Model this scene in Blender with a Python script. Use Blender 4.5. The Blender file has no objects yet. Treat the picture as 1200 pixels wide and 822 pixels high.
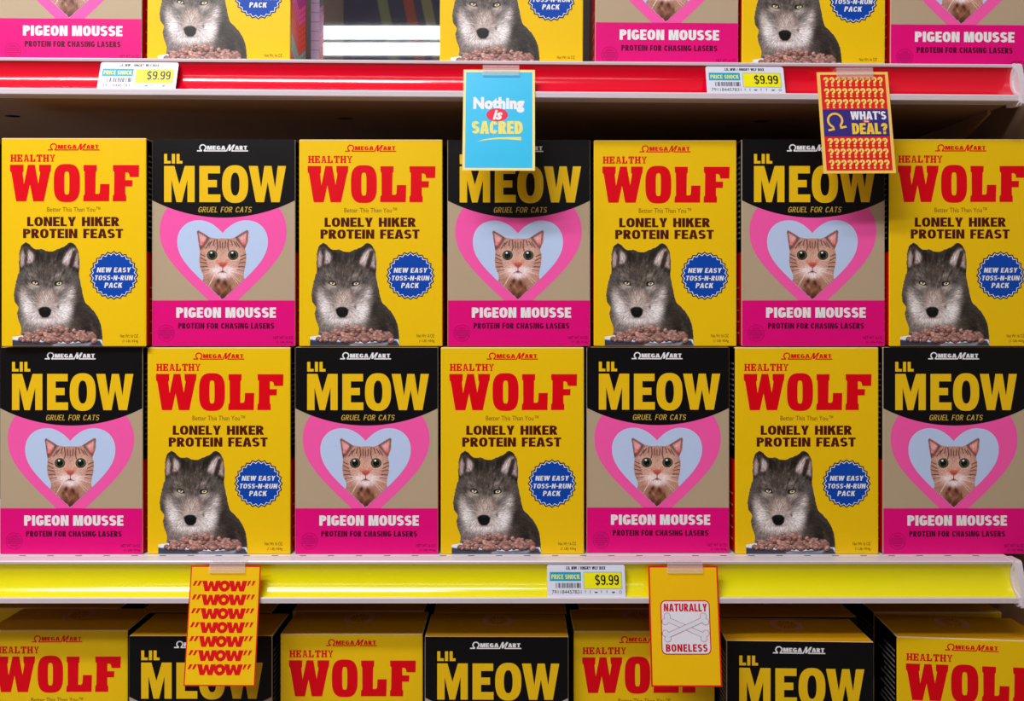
import bpy, math, random
import numpy as np
from mathutils import Vector, Matrix, Euler
from mathutils.geometry import tessellate_polygon

# ---------------------------------------------------------------- camera, world, light, exposure
scene = bpy.context.scene
COL = scene.collection
F = 884.0            # focal length in pixels of a 1200 px wide frame
ZC = 1.30            # height of the camera
cam_d = bpy.data.cameras.new('camera')
cam = bpy.data.objects.new('camera', cam_d)
COL.objects.link(cam)
cam.location = (0, -1.0, ZC)
cam.rotation_euler = (math.pi / 2, 0, 0)
cam_d.sensor_width = 36
cam_d.lens = F / 1200 * 36
cam_d.shift_y = -(411 - 368) / 1200
cam_d.clip_start = 0.02
scene.camera = cam

world = bpy.data.worlds.new('store_interior')
scene.world = world
world.use_nodes = True
bg = world.node_tree.nodes['Background']
bg.inputs[0].default_value = (1.0, 0.80, 0.66, 1)
bg.inputs[1].default_value = 0.24


def area(name, loc, rot, sx, sy, power, color=(1, 1, 1)):
    l = bpy.data.lights.new(name, 'AREA')
    l.shape = 'RECTANGLE'
    l.size = sx
    l.size_y = sy
    l.energy = power
    l.color = color
    o = bpy.data.objects.new(name, l)
    o.location = loc
    o.rotation_euler = rot
    COL.objects.link(o)
    return o


area('aisle_lamp', (-1.1, -1.15, ZC + 1.55), (math.radians(32), math.radians(-8), 0), 1.6, 0.10, 30, (1.0, 0.97, 1.0))
area('fill_lamp', (-1.0, -2.0, ZC + 2.1), (math.radians(48), math.radians(-8), 0), 2.2, 0.12, 45, (1.0, 0.99, 1.0))  # added fill light, unseen, hung above what the mirror reflects

scene.view_settings.view_transform = 'Standard'
scene.view_settings.look = 'None'
scene.view_settings.gamma = 1
scene.view_settings.exposure = 0.0

R = random.Random(7)
NP = np.random.RandomState(11)


# ---------------------------------------------------------------- materials
def lin(c):
    return tuple(((x / 255) / 12.92 if x / 255 <= 0.04045 else ((x / 255 + 0.055) / 1.055) ** 2.4) for x in c)


MATS = {}


def mat(name, rgb, rough=0.4, spec=0.5, var=0.05, scale=60.0, metal=0.0, coat=0.0, bump=0.0, stretch=None):
    if name in MATS:
        return MATS[name]
    m = bpy.data.materials.new(name)
    m.use_nodes = True
    nt = m.node_tree
    p = nt.nodes['Principled BSDF']
    c = lin(rgb)
    tc = nt.nodes.new('ShaderNodeTexCoord')
    src = tc.outputs['Object']
    if stretch:
        mp = nt.nodes.new('ShaderNodeMapping')
        mp.inputs['Scale'].default_value = stretch
        nt.links.new(src, mp.inputs[0])
        src = mp.outputs[0]
    no = nt.nodes.new('ShaderNodeTexNoise')
    no.inputs['Scale'].default_value = scale
    no.inputs['Detail'].default_value = 4
    nt.links.new(src, no.inputs['Vector'])
    mx = nt.nodes.new('ShaderNodeMix')
    mx.data_type = 'RGBA'
    mx.inputs[6].default_value = tuple(x * (1 - var) for x in c) + (1,)
    mx.inputs[7].default_value = tuple(min(1, x * (1 + var)) for x in c) + (1,)
    nt.links.new(no.outputs['Fac'], mx.inputs[0])
    nt.links.new(mx.outputs[2], p.inputs['Base Color'])
    p.inputs['Roughness'].default_value = rough
    p.inputs['Specular IOR Level'].default_value = spec
    p.inputs['Metallic'].default_value = metal
    p.inputs['Coat Weight'].default_value = coat
    p.inputs['Coat Roughness'].default_value = 0.08
    if bump:
        b = nt.nodes.new('ShaderNodeBump')
        b.inputs['Strength'].default_value = bump
        b.inputs['Distance'].default_value = 0.001
        nt.links.new(no.outputs['Fac'], b.inputs['Height'])
        nt.links.new(b.outputs[0], p.inputs['Normal'])
    MATS[name] = m
    return m


def ink(name, rgb, rough=0.38):
    return mat('ink_' + name, rgb, rough, 0.22, 0.02, 220)


Y_WOLF = ink('wolf_yellow', (244, 200, 12))
Y_TOP = mat('carton_gold', (226, 164, 12), 0.45, 0.3, 0.04)
RED = ink('bright_red', (228, 0, 22))
BROWN = ink('dark_brown', (82, 22, 16))
OLIVE = ink('slogan_brown', (120, 84, 10))
BLUE = ink('badge_blue', (10, 72, 178))
NAVY = ink('badge_navy', (22, 36, 76))
WHITE = ink('white', (240, 240, 244))
BLACK = ink('black', (11, 10, 13))
TAN = ink('tan', (186, 166, 138))
MEOWY = ink('meow_yellow', (242, 196, 20))
GOLDT = ink('tag_line_gold', (214, 180, 70))
PINK = ink('heart_pink', (252, 92, 176))
SKY = ink('heart_blue', (192, 212, 248))
MAGENTA = ink('magenta', (232, 8, 126))
DARKMAG = ink('claim_maroon', (84, 6, 48))
SEALMAG = ink('seal_plum', (160, 10, 96))
SIDERED = ink('side_red', (214, 6, 6), 0.3)
SIDEBLK = ink('side_black', (14, 12, 13), 0.35)
PALE = mat('worn_paper_edge', (226, 206, 170), 0.7, 0.2, 0.15, 300)
STAMP = ink('stamp_pink', (240, 170, 190))
STAMPR = ink('stamp_red', (190, 70, 60))
GREYTXT = ink('fine_print_grey', (150, 150, 140))
ORANGE = ink('side_orange', (244, 84, 30))
VIOLET = ink('side_glare_violet', (206, 60, 190))
TEAL = ink('side_teal', (110, 190, 170))
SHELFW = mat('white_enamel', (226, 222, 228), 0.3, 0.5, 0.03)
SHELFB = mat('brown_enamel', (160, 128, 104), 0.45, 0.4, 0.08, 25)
DARKBACK = mat('dark_backboard', (44, 34, 30), 0.6, 0.3, 0.15, 20)
REDRAIL = mat('red_rail_plastic', (226, 0, 40), 0.16, 0.5, 0.03, 30, coat=0.35)
YELRAIL = mat('yellow_rail_plastic', (236, 226, 6), 0.16, 0.5, 0.03, 30, coat=0.35)
RAILLIP = mat('rail_lip_plastic', (220, 210, 218), 0.3, 0.5, 0.03)


def attr_mat(name, attr):
    m = bpy.data.materials.new(name)
    m.use_nodes = True
    nt = m.node_tree
    p = nt.nodes['Principled BSDF']
    a = nt.nodes.new('ShaderNodeVertexColor')
    a.layer_name = attr
    nt.links.new(a.outputs['Color'], p.inputs['Base Color'])
    p.inputs['Roughness'].default_value = 0.4
    p.inputs['Specular IOR Level'].default_value = 0.45
    return m


PICMAT = attr_mat('printed_picture', 'print')


def clear_mat():
    m = bpy.data.materials.new('clear_clip_plastic')
    m.use_nodes = True
    nt = m.node_tree
    p = nt.nodes['Principled BSDF']
    p.inputs['Base Color'].default_value = (0.86, 0.86, 0.9, 1)
    p.inputs['Roughness'].default_value = 0.15
    p.inputs['Alpha'].default_value = 0.17
    no = nt.nodes.new('ShaderNodeTexNoise')
    no.inputs['Scale'].default_value = 90
    return m


CLEAR = clear_mat()


def emit_mat(name, col, s):
    m = bpy.data.materials.new(name)
    m.use_nodes = True
    nt = m.node_tree
    nt.nodes.clear()
    e = nt.nodes.new('ShaderNodeEmission')
    e.inputs[0].default_value = col + (1,)
    e.inputs[1].default_value = s
    o = nt.nodes.new('ShaderNodeOutputMaterial')
    nt.links.new(e.outputs[0], o.inputs[0])
    return m


TUBE = emit_mat('glowing_tube', (0.97, 0.98, 1.0), 6.5)


# ---------------------------------------------------------------- mesh helpers
class MB:
    """Collects faces, links them as one mesh object."""

    def __init__(self):
        self.v = []
        self.f = []
        self.m = []
        self.mats = []

    def mi(self, m):
        if m not in self.mats:
            self.mats.append(m)
        return self.mats.index(m)

    def face(self, pts, m):
        n = len(self.v)
        self.v += [tuple(p) for p in pts]
        self.f.append(tuple(range(n, n + len(pts))))
        self.m.append(self.mi(m))

    def box(self, a, b, m):
        x0, y0, z0 = a
        x1, y1, z1 = b
        P = [(x0, y0, z0), (x1, y0, z0), (x1, y1, z0), (x0, y1, z0), (x0, y0, z1), (x1, y0, z1), (x1, y1, z1), (x0, y1, z1)]
        for q in ((0, 3, 2, 1), (4, 5, 6, 7), (0, 1, 5, 4), (1, 2, 6, 5), (2, 3, 7, 6), (3, 0, 4, 7)):
            self.face([P[i] for i in q], m)

    def prism_x(self, prof, x0, x1, m, fm=None):
        """Extrude a closed (y, z) outline along x."""
        n = len(prof)
        for i in range(n):
            a, b = prof[i], prof[(i + 1) % n]
            mm = fm(i) if fm else m
            self.face([(x0, a[0], a[1]), (x1, a[0], a[1]), (x1, b[0], b[1]), (x0, b[0], b[1])], mm)
        for x in (x0, x1):
            vs = [Vector((p[0], p[1], 0)) for p in prof]
            for t in tessellate_polygon([vs]):
                self.face([(x, prof[k][0], prof[k][1]) for k in t], m)

    def cyl_x(self, c, r, x0, x1, m, n=12):
        self.prism_x([(c[0] + r * math.cos(2 * math.pi * k / n), c[1] + r * math.sin(2 * math.pi * k / n)) for k in range(n)], x0, x1, m)

    def build(self, name, parent=None, smooth=False):
        me = bpy.data.meshes.new(name)
        me.from_pydata(self.v, [], self.f)
        for m in self.mats:
            me.materials.append(m)
        me.polygons.foreach_set('material_index', self.m)
        if smooth:
            me.polygons.foreach_set('use_smooth', [True] * len(self.f))
        me.update()
        o = bpy.data.objects.new(name, me)
        COL.objects.link(o)
        if parent:
            o.parent = parent
        return o


class Print(MB):
    """Flat print on the front (facing -Y) of a surface; input in pixels of a local frame (u right, v down)."""

    def __init__(self, conv, layer):
        super().__init__()
        self.conv = conv      # (u, v) -> (x, z) metres
        self.y = -0.00009 * layer
        self.k = 0            # tiny stagger so overlapping strokes never lie in one plane

    def P(self, u, v):
        x, z = self.conv(u, v)
        return (x, self.y - 1.6e-6 * (self.k % 31), z)

    def poly(self, pts, m, holes=()):
        loops = [[Vector((u, -v, 0)) for u, v in pts]] + [[Vector((u, -v, 0)) for u, v in h] for h in holes]
        flat = [p for l in loops for p in l]
        self.k += 1
        for t in tessellate_polygon(loops):
            a, b, c = (flat[i] for i in t)
            if (b - a).cross(c - a).z < 0:
                b, c = c, b
            self.face([self.P(q.x, -q.y) for q in (a, b, c)], m)

    def rect(self, u0, v0, u1, v1, m):
        self.k += 1
        self.face([self.P(u0, v1), self.P(u1, v1), self.P(u1, v0), self.P(u0, v0)], m)

    def line(self, pts, w, m):
        for (a, b), (c, d) in zip(pts, pts[1:]):
            L = math.hypot(c - a, d - b) or 1
            nx, ny = -(d - b) / L * w / 2, (c - a) / L * w / 2
            ex, ey = (c - a) / L * w * .15, (d - b) / L * w * .15
            self.poly([(a + nx - ex, b + ny - ey), (c + nx + ex, d + ny + ey), (c - nx + ex, d - ny + ey), (a - nx - ex, b - ny - ey)], m)

    def ell(self, cx, cy, rx, ry, m, n=40, hole=None, p=2.0):
        def se(rx, ry, p, n=n):
            o = []
            for k in range(n):
                a = 2 * math.pi * k / n
                c, s = math.cos(a), math.sin(a)
                o.append((cx + rx * math.copysign(abs(c) ** (2 / p), c), cy + ry * math.copysign(abs(s) ** (2 / p), s)))
            return o
        self.poly(se(rx, ry, p), m, [se(hole[0], hole[1], hole[2] if len(hole) > 2 else p)[::-1]] if hole else ())

    def text(self, s, u0, v0, u1, v1, m, bold=0.02, shear=0.0, space=1.0, skew=0.0):
        key = (s, bold, shear, space)
        if key not in TXT:
            c = bpy.data.curves.new('lettering', 'FONT')
            c.body = s
            c.offset = bold
            c.shear = shear
            c.resolution_u = 3
            c.space_character = space
            o = bpy.data.objects.new('lettering', c)
            COL.objects.link(o)
            me = bpy.data.meshes.new_from_object(o)
            vs = [(q.co.x, q.co.y) for q in me.vertices]
            fs = [tuple(q.vertices) for q in me.polygons]
            bpy.data.objects.remove(o)
            bpy.data.curves.remove(c)
            bpy.data.meshes.remove(me)
            TXT[key] = (vs, fs)
        vs, fs = TXT[key]
        x0 = min(q[0] for q in vs); x1 = max(q[0] for q in vs)
        y0 = min(q[1] for q in vs); y1 = max(q[1] for q in vs)
        n = len(self.v)
        for x, y in vs:
            v = v1 + (v0 - v1) * (y - y0) / (y1 - y0)
            u = u0 + (u1 - u0) * (x - x0) / (x1 - x0)
            self.v.append(self.P(u, v))
        k = self.mi(m)
        for f in fs:
            self.f.append(tuple(n + i for i in f))
            self.m.append(k)

    def omega(self, cx, cy, r, w, m, ground, foot, open_a=42, tilt=0):
        """An omega: open ring and two feet."""
        n = 22
        t = math.radians(tilt)
        pin, pout = [], []
        a0, a1 = math.radians(90 + open_a), math.radians(450 - open_a)
        for k in range(n + 1):
            a = a0 + (a1 - a0) * k / n + t
            pin.append((cx + (r - w / 2) * math.cos(a), cy + (r - w / 2) * math.sin(a)))
            pout.append((cx + (r + w / 2) * math.cos(a), cy + (r + w / 2) * math.sin(a)))
        self.poly(pout + pin[::-1], m)
        for s in (-1, 1):
            a = math.radians(90 - s * open_a)
            x, y = r * math.cos(a), r * math.sin(a)
            def rot(px, py):
                return (cx + px * math.cos(t) - py * math.sin(t), cy + px * math.sin(t) + py * math.cos(t))
            g = ground - cy
            self.line([rot(x - s * w * .2, y), rot(x - s * w * .2, g)], w * .9, m)
            self.line([rot(x - s * w * .55, g - w * .0), rot(x + s * foot, g - w * .0)], w, m)


TXT = {}


def store_logo(p, u0, v0, u1, v1, m):
    """The shop's logo: omega, MEGA, slanted M, ART over a rule."""
    def T(x, y):
        return (u0 + (u1 - u0) * (x - 50) / 960, v0 + (v1 - v0) * (y - 45) / 145)
    s = (u1 - u0) / 960
    r = 56
    # ring
    n = 20
    pin, pout = [], []
    for k in range(n + 1):
        a = math.radians(118 + 304 * k / n)
        pin.append(T(160 + (r - 12) * math.cos(a), 112 + (r - 12) * math.sin(a)))
        pout.append(T(160 + (r + 12) * math.cos(a), 112 + (r + 12) * math.sin(a)))
    p.poly(pout + pin[::-1], m)
    p.poly([T(52, 164), T(124, 164), T(124, 158), T(146, 158), T(146, 188), T(52, 188)], m)
    p.poly([T(176, 158), T(196, 158), T(200, 166), T(598, 166), T(650, 52), T(682, 52), T(676, 128), T(730, 52), T(766, 52), T(716, 166), T(1008, 166), T(1008, 188),
            T(688, 188), T(724, 96), T(670, 178), T(640, 178), T(650, 98), T(612, 188), T(176, 188)], m)
    a = T(238, 76); b = T(584, 156)
    grotesk(p, 'MEGA', a[0], a[1], b[0], b[1], m, 26, 8)
    a = T(762, 76); b = T(990, 156)
    grotesk(p, 'ART', a[0], a[1], b[0], b[1], m, 26, 8)


def grotesk(p, word, u0, v0, u1, v1, m, weight=23, gap=9, shear=0.0, space=34, thin=None):
    """Heavy sans capitals drawn from strokes, fitted to a rectangle."""
    s = weight
    t = thin or weight * .82
    out = []      # polygons in units of cap height 100, v down

    def arc(cx, cy, rx, ry, a0, a1, n=14, e=2.3):
        o = []
        for k in range(n + 1):
            a = math.radians(a0 + (a1 - a0) * k / n)
            c, q = math.cos(a), math.sin(a)
            o.append((cx + rx * math.copysign(abs(c) ** (2 / e), c), cy + ry * math.copysign(abs(q) ** (2 / e), q)))
        return o

    def stroke(pts, ws, wt):
        L, Rr = [], []
        n = len(pts)
        for i, (x, y) in enumerate(pts):
            a = pts[max(0, i - 1)]
            b = pts[min(n - 1, i + 1)]
            dx, dy = b[0] - a[0], b[1] - a[1]
            q = math.hypot(dx, dy) or 1
            nx, ny = -dy / q, dx / q
            L.append((x + nx * ws / 2, y + ny * wt / 2))
            Rr.append((x - nx * ws / 2, y - ny * wt / 2))
        return [[L[i], L[i + 1], Rr[i + 1], Rr[i]] for i in range(n - 1)]

    def R_(a, b, c, d):
        return [(a, b), (c, b), (c, d), (a, d)]
    x = 0
    for ch in word:
        g = []
        w = 58
        if ch == ' ':
            x += space
            continue
        if ch == 'I':
            w = s; g = [R_(0, 0, s, 100)]
        elif ch == 'L':
            w = 50; g = [R_(0, 0, s, 100), R_(0, 100 - t, w, 100)]
        elif ch == 'E':
            w = 52; g = [R_(0, 0, s, 100), R_(0, 0, w, t), R_(0, 100 - t, w, 100), R_(0, 50 - t * .47, w * .93, 50 + t * .47)]
        elif ch == 'F':
            w = 50; g = [R_(0, 0, s, 100), R_(0, 0, w, t), R_(0, 50 - t * .4, w * .9, 50 + t * .55)]
        elif ch == 'T':
            w = 58; g = [R_(0, 0, w, t), R_(w / 2 - s / 2, 0, w / 2 + s / 2, 100)]
        elif ch == 'H':
            w = 64; g = [R_(0, 0, s, 100), R_(w - s, 0, w, 100), R_(0, 50 - t / 2, w, 50 + t / 2)]
        elif ch == 'O' or ch == '0':
            w = 66
            g = stroke(arc(w / 2, 50, w / 2 - s / 2, 50 - t / 2, 0, 360, 32, 2.5), s, t)
        elif ch == 'D':
            w = 62; g = [R_(0, 0, s, 100)] + stroke([(s * .5, t / 2), (w * .4, t / 2)] + arc(w * .4, 50, w * .6 - s / 2, 50 - t / 2, -80, 80, 14, 2.4) + [(w * .4, 100 - t / 2), (s * .5, 100 - t / 2)], s, t)
        elif ch in 'PRB':
            w = 58
            g = [R_(0, 0, s, 100)] + stroke([(s * .5, t / 2), (w * .45, t / 2)] + arc(w * .45, 29, w * .55 - s / 2, 29 - t / 2, -80, 80, 12, 2.3) + [(w * .45, 58 - t / 2), (s * .5, 58 - t / 2)], s, t)
            if ch == 'R':
                w = 62; g.append([(w * .3, 52), (w * .3 + s * 1.05, 52), (w + 1, 100), (w + 1 - s * 1.2, 100)])
            if ch == 'B':
                w = 60
                g += stroke([(s * .5, 44 + t / 2), (w * .45, 44 + t / 2)] + arc(w * .45, 72, w * .55 - s / 2, 28 - t / 2, -80, 80, 12, 2.3) + [(w * .45, 100 - t / 2), (s * .5, 100 - t / 2)], s, t)
        elif ch == 'U':
            w = 64; g = stroke([(s / 2, 0), (s / 2, 60)] + arc(w / 2, 66, w / 2 - s / 2, 34 - t / 2, 178, 2, 14) + [(w - s / 2, 60), (w - s / 2, 0)], s, t)
        elif ch == 'C':
            w = 62; g = stroke(arc(w / 2, 50, w / 2 - s / 2, 50 - t / 2, -28, -332, 26, 2.5), s, t)
        elif ch == 'G':
            w = 64; g = stroke(arc(w / 2, 50, w / 2 - s / 2, 50 - t / 2, -32, -345, 26, 2.5), s, t) + [R_(w * .52, 47, w, 47 + t), R_(w - s * .95, 47, w, 90)]
        elif ch in 'S$':
            w = 58
            ry = (100 - t) / 4
            g = stroke(arc(w / 2, t / 2 + ry, w / 2 - s / 2, ry, -22, -270, 16, 2.2)[:-1] + arc(w / 2, 50 + ry, w / 2 - s / 2, ry, -90, 158, 16, 2.2), s, t * .98)
            if ch == '$':
                g += [R_(w / 2 - s * .22, -9, w / 2 + s * .22, 109)]
        elif ch == 'A':
            w = 68; g = [[(w / 2 - s * .62, 0), (w / 2 + s * .62, 0), (w + 1, 100), (w - s * 1.05, 100), (w / 2, 24), (s * 1.05, 100), (-1, 100)], R_(w * .22, 62, w * .78, 62 + t * .85)]
        elif ch == 'M':
            w = 82; g = [[(0, 0), (s * 1.3, 0), (w / 2, 58), (w - s * 1.3, 0), (w, 0), (w, 100), (w - s, 100), (w - s, 42), (w / 2 + s * .38, 100), (w / 2 - s * .38, 100), (s, 42), (s, 100), (0, 100)]]
        elif ch == 'N':
            w = 66; g = [[(0, 0), (s * 1.1, 0), (w - s, 56), (w - s, 0), (w, 0), (w, 100), (w - s * 1.1, 100), (s, 44), (s, 100), (0, 100)]]
        elif ch == 'W':
            w = 98; q = s * .55; g = [[(0, 0), (s * 1.08, 0), (w * .285, 56), (w / 2 - q, 0), (w / 2 + q, 0), (w * .715, 56), (w - s * 1.08, 0), (w, 0), (w * .79 + s * .2, 100), (w * .79 - s * .82, 100), (w / 2, 46), (w * .21 + s * .82, 100), (w * .21 - s * .2, 100)]]
        elif ch == 'Y':
            w = 64; g = [[(0, 0), (s * 1.1, 0), (w / 2, 38), (w - s * 1.1, 0), (w, 0), (w / 2 + s / 2, 60), (w / 2 + s / 2, 100), (w / 2 - s / 2, 100), (w / 2 - s / 2, 60)]]
        elif ch == 'X':
            w = 66; g = [[(0, 0), (s * 1.1, 0), (w, 100), (w - s * 1.1, 100)], [(w - s * 1.1, 0), (w, 0), (s * 1.1, 100), (0, 100)]]
        elif ch == 'K':
            w = 64; g = [R_(0, 0, s, 100), [(s * .6, 50), (w - s * 1.15, 0), (w, 0), (s * 1.3, 66)], [(s * 1.1, 44), (s * 2, 36), (w + 2, 100), (w - s * 1.15, 100)]]
        elif ch == '9':
            w = 56; g = stroke(arc(w / 2, 31, w / 2 - s / 2, 31 - t / 2, 0, 360, 24, 2.4), s, t) + stroke([(w - s / 2, 28), (w - s / 2, 66)] + arc(w / 2, 68, w / 2 - s / 2, 32 - t / 2, 0, 150, 12), s, t)
        elif ch == '?':
            w = 54; g = stroke(arc(w / 2, 29, w / 2 - s / 2, 29 - t / 2, -185, 60, 16) + [(w / 2, 52), (w / 2, 70)], s, t) + [R_(w / 2 - s / 2, 79, w / 2 + s / 2, 100)]
        elif ch == '.':
            w = s; g = [R_(0, 100 - s * .9, s, 100)]
        elif ch == "'":
            w = s * .8; g = [[(0, 0), (w, 0), (w * .8, 34), (w * .2, 34)]]
        elif ch == '-':
            w = 34; g = [R_(0, 46, w, 46 + t)]
        elif ch == '/':
            w = 40; g = [[(w - s * .8, 0), (w, 0), (s * .8, 100), (0, 100)]]
        out += [[(x + a, b) for a, b in q] for q in g]
        x += w + gap
    W = x - gap
    for q in out:
        p.poly([(u0 + (u1 - u0) * (a + shear * (50 - b)) / W, v0 + (v1 - v0) * b / 100) for a, b in q], m)


def slab(p, word, u0, v0, u1, v1, m):
    """Slab-serif capitals for the small word above the title."""
    G = {
        'H': [(0, 0, 38, 14), (62, 0, 100, 14), (0, 86, 38, 100), (62, 86, 100, 100), (8, 0, 30, 100), (70, 0, 92, 100), (30, 42, 70, 58)],
        'E': [(0, 0, 90, 14), (0, 86, 90, 100), (10, 0, 34, 100), (34, 42, 66, 58), (74, 0, 90, 30), (74, 70, 90, 100), (56, 34, 68, 66)],
        'L': [(0, 0, 42, 14), (0, 86, 88, 100), (10, 0, 34, 100), (72, 62, 88, 100)],
        'T': [(0, 0, 96, 14), (0, 0, 14, 32), (82, 0, 96, 32), (37, 0, 60, 100), (26, 86, 71, 100)],
    }
    n = len(word)
    cell = (u1 - u0) / (n - 0.14)
    gw = cell * 0.86
    for i, ch in enumerate(word):
        ox = u0 + i * cell
        def T(x, y):
            return (ox + gw * x / 100, v0 + (v1 - v0) * y / 100)
        if ch in G:
            for a, b, c, d in G[ch]:
                q, w = T(a, b), T(c, d)
                g_ = gw * .05
                p.rect(q[0] - g_, q[1] - g_ * .4, w[0] + g_, w[1] + g_ * .4, m)
        elif ch == 'A':
            p.poly([T(*q) for q in ((24, 0), (64, 0), (92, 100), (68, 100), (44, 18), (24, 100), (8, 100))], m)
            p.poly([T(*q) for q in ((26, 58), (74, 58), (76, 74), (22, 74))], m)
            p.poly([T(*q) for q in ((0, 86), (36, 86), (36, 100), (0, 100))], m)
            p.poly([T(*q) for q in ((58, 86), (100, 86), (100, 100), (58, 100))], m)
        elif ch == 'Y':
            p.poly([T(*q) for q in ((6, 0), (32, 0), (50, 44), (68, 0), (94, 0), (61, 60), (61, 100), (39, 100), (39, 60))], m)
            for a in ((0, 0, 40, 13), (60, 0, 100, 13), (27, 87, 73, 100)):
                q, w = T(*a[:2]), T(*a[2:])
                p.rect(q[0], q[1], w[0], w[1], m)


def tag(o, label=None, cat=None, group=None, kind=None):
    if label: o['label'] = label
    if cat: o['category'] = cat
    if group: o['group'] = group
    if kind: o['kind'] = kind
    return o


def empty(name, loc, rot=(0, 0, 0)):
    o = bpy.data.objects.new(name, None)
    o.empty_display_size = 0.03
    o.location = loc
    o.rotation_euler = rot
    COL.objects.link(o)
    return o


def copy_tree(o, parent=None):
    c = o.copy()
    COL.objects.link(c)
    if parent:
        c.parent = parent
    for ch in list(o.children):
        copy_tree(ch, c)
    return c


# ---------------------------------------------------------------- printed photographs (painted on a fine grid)
class Ras:
    def __init__(self, x0, y0, x1, y1, step):
        self.x = np.arange(x0, x1 + step, step)
        self.y = np.arange(y0, y1 + step, step)
        self.X, self.Y = np.meshgrid(self.x, self.y)
        self.step = step
        self.C = np.zeros(self.X.shape + (3,))
        self.gain, self.gam = 1.12, 1.1

    def inside(self, pts):
        ins = np.zeros(self.X.shape, bool)
        n = len(pts)
        for i in range(n):
            xi, yi = pts[i]
            xj, yj = pts[i - 1]
            if yi == yj:
                continue
            ins ^= ((yi > self.Y) != (yj > self.Y)) & (self.X < (xj - xi) * (self.Y - yi) / (yj - yi) + xi)
        return ins

    def blur(self, M, r):
        k = max(1, int(round(r / self.step)))
        for _ in range(2):
            for ax in (0, 1):
                P = np.pad(M, [(k, k) if a == ax else (0, 0) for a in (0, 1)], mode='edge')
                cs = np.cumsum(P, axis=ax)
                cs = np.concatenate([np.zeros_like(np.take(cs, [0], axis=ax)), cs], axis=ax)
                n = M.shape[ax]
                M = (np.take(cs, range(2 * k + 1, 2 * k + 1 + n), axis=ax) - np.take(cs, range(0, n), axis=ax)) / (2 * k + 1)
        return M

    def mix(self, M, col, a=1.0):
        M = (M * a)[..., None]
        self.C = self.C * (1 - M) + np.array(col, float) * M

    def poly(self, pts, col, soft=0, a=1.0):
        M = self.inside(pts).astype(float)
        if soft:
            M = self.blur(M, soft)
        self.mix(M, col, a)

    def blob(self, cx, cy, rx, ry, col, a=1.0, rot=0, hard=1.0):
        t = math.radians(rot)
        dx, dy = self.X - cx, self.Y - cy
        u = (dx * math.cos(t) + dy * math.sin(t)) / rx
        v = (-dx * math.sin(t) + dy * math.cos(t)) / ry
        d = np.sqrt(u * u + v * v)
        M = np.exp(-(d ** (2 * hard)) * 0.9) if hard < 4 else np.clip((1 - d) * min(rx, ry) / self.step + 0.5, 0, 1)
        self.mix(M, col, a)

    def line(self, x0, y0, x1, y1, w, col, a=1.0):
        L2 = (x1 - x0) ** 2 + (y1 - y0) ** 2
        t = np.clip(((self.X - x0) * (x1 - x0) + (self.Y - y0) * (y1 - y0)) / L2, 0, 1)
        d = np.hypot(self.X - x0 - t * (x1 - x0), self.Y - y0 - t * (y1 - y0))
        self.mix(np.clip((w / 2 - d) / self.step + 0.5, 0, 1), col, a)

    def fur(self, dirf, n, length, amp, rs):
        """Short strokes brightening or darkening along a direction field."""
        H, W = self.X.shape
        acc = np.zeros((H, W))
        px = rs.uniform(self.x[0], self.x[-1], n)
        py = rs.uniform(self.y[0], self.y[-1], n)
        s = rs.normal(0, 1, n)
        dx, dy = dirf(px, py)
        L = np.hypot(dx, dy) + 1e-6
        dx, dy = dx / L, dy / L
        ln = rs.uniform(.5, 1.2, n) * length
        K = int(length / self.step) + 2
        for k in range(K):
            t = k / K
            ix = ((px + dx * ln * t - self.x[0]) / self.step).astype(int)
            iy = ((py + dy * ln * t - self.y[0]) / self.step).astype(int)
            ok = (ix >= 0) & (iy >= 0) & (ix < W) & (iy < H)
            np.add.at(acc, (iy[ok], ix[ok]), s[ok] * (1 - t * .6))
        acc = acc / (acc.std() + 1e-6)
        acc = self.blur(acc, self.step * .4) if False else acc
        self.C = self.C * (1 + amp * np.clip(acc, -2.2, 2.2))[..., None]

    def build(self, name, mask, conv, layer, parent):
        C = np.clip(self.C, 0, 255) / 255
        C = np.clip(.5 + (C - .5) * self.gain, 0, 1) ** self.gam
        C = np.where(C <= 0.04045, C / 12.92, ((C + 0.055) / 1.055) ** 2.4)
        H, W = self.X.shape
        fm = mask[:-1, :-1] & mask[1:, :-1] & mask[:-1, 1:] & mask[1:, 1:]
        idx = np.arange(H * W).reshape(H, W)
        q = np.stack([idx[1:, :-1][fm], idx[1:, 1:][fm], idx[:-1, 1:][fm], idx[:-1, :-1][fm]], axis=1)
        used, inv = np.unique(q, return_inverse=True)
        q = inv.reshape(q.shape)
        cx, cz = conv(self.X.ravel()[used], self.Y.ravel()[used])
        co = np.stack([cx, np.full(len(used), -0.00009 * layer), cz], axis=1)
        me = bpy.data.meshes.new(name)
        me.vertices.add(len(used))
        me.vertices.foreach_set('co', co.ravel())
        nf = len(q)
        me.loops.add(nf * 4)
        me.loops.foreach_set('vertex_index', q.ravel().astype(np.int32))
        me.polygons.add(nf)
        me.polygons.foreach_set('loop_start', np.arange(0, nf * 4, 4, dtype=np.int32))
        me.update(calc_edges=True)
        at = me.color_attributes.new('print', 'FLOAT_COLOR', 'POINT')
        col = np.ones((len(used), 4), np.float32)
        col[:, :3] = C.reshape(-1, 3)[used]
        at.data.foreach_set('color', col.ravel())
        me.materials.append(PICMAT)
        o = bpy.data.objects.new(name, me)
        COL.objects.link(o)
        o.parent = parent
        return o


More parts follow.
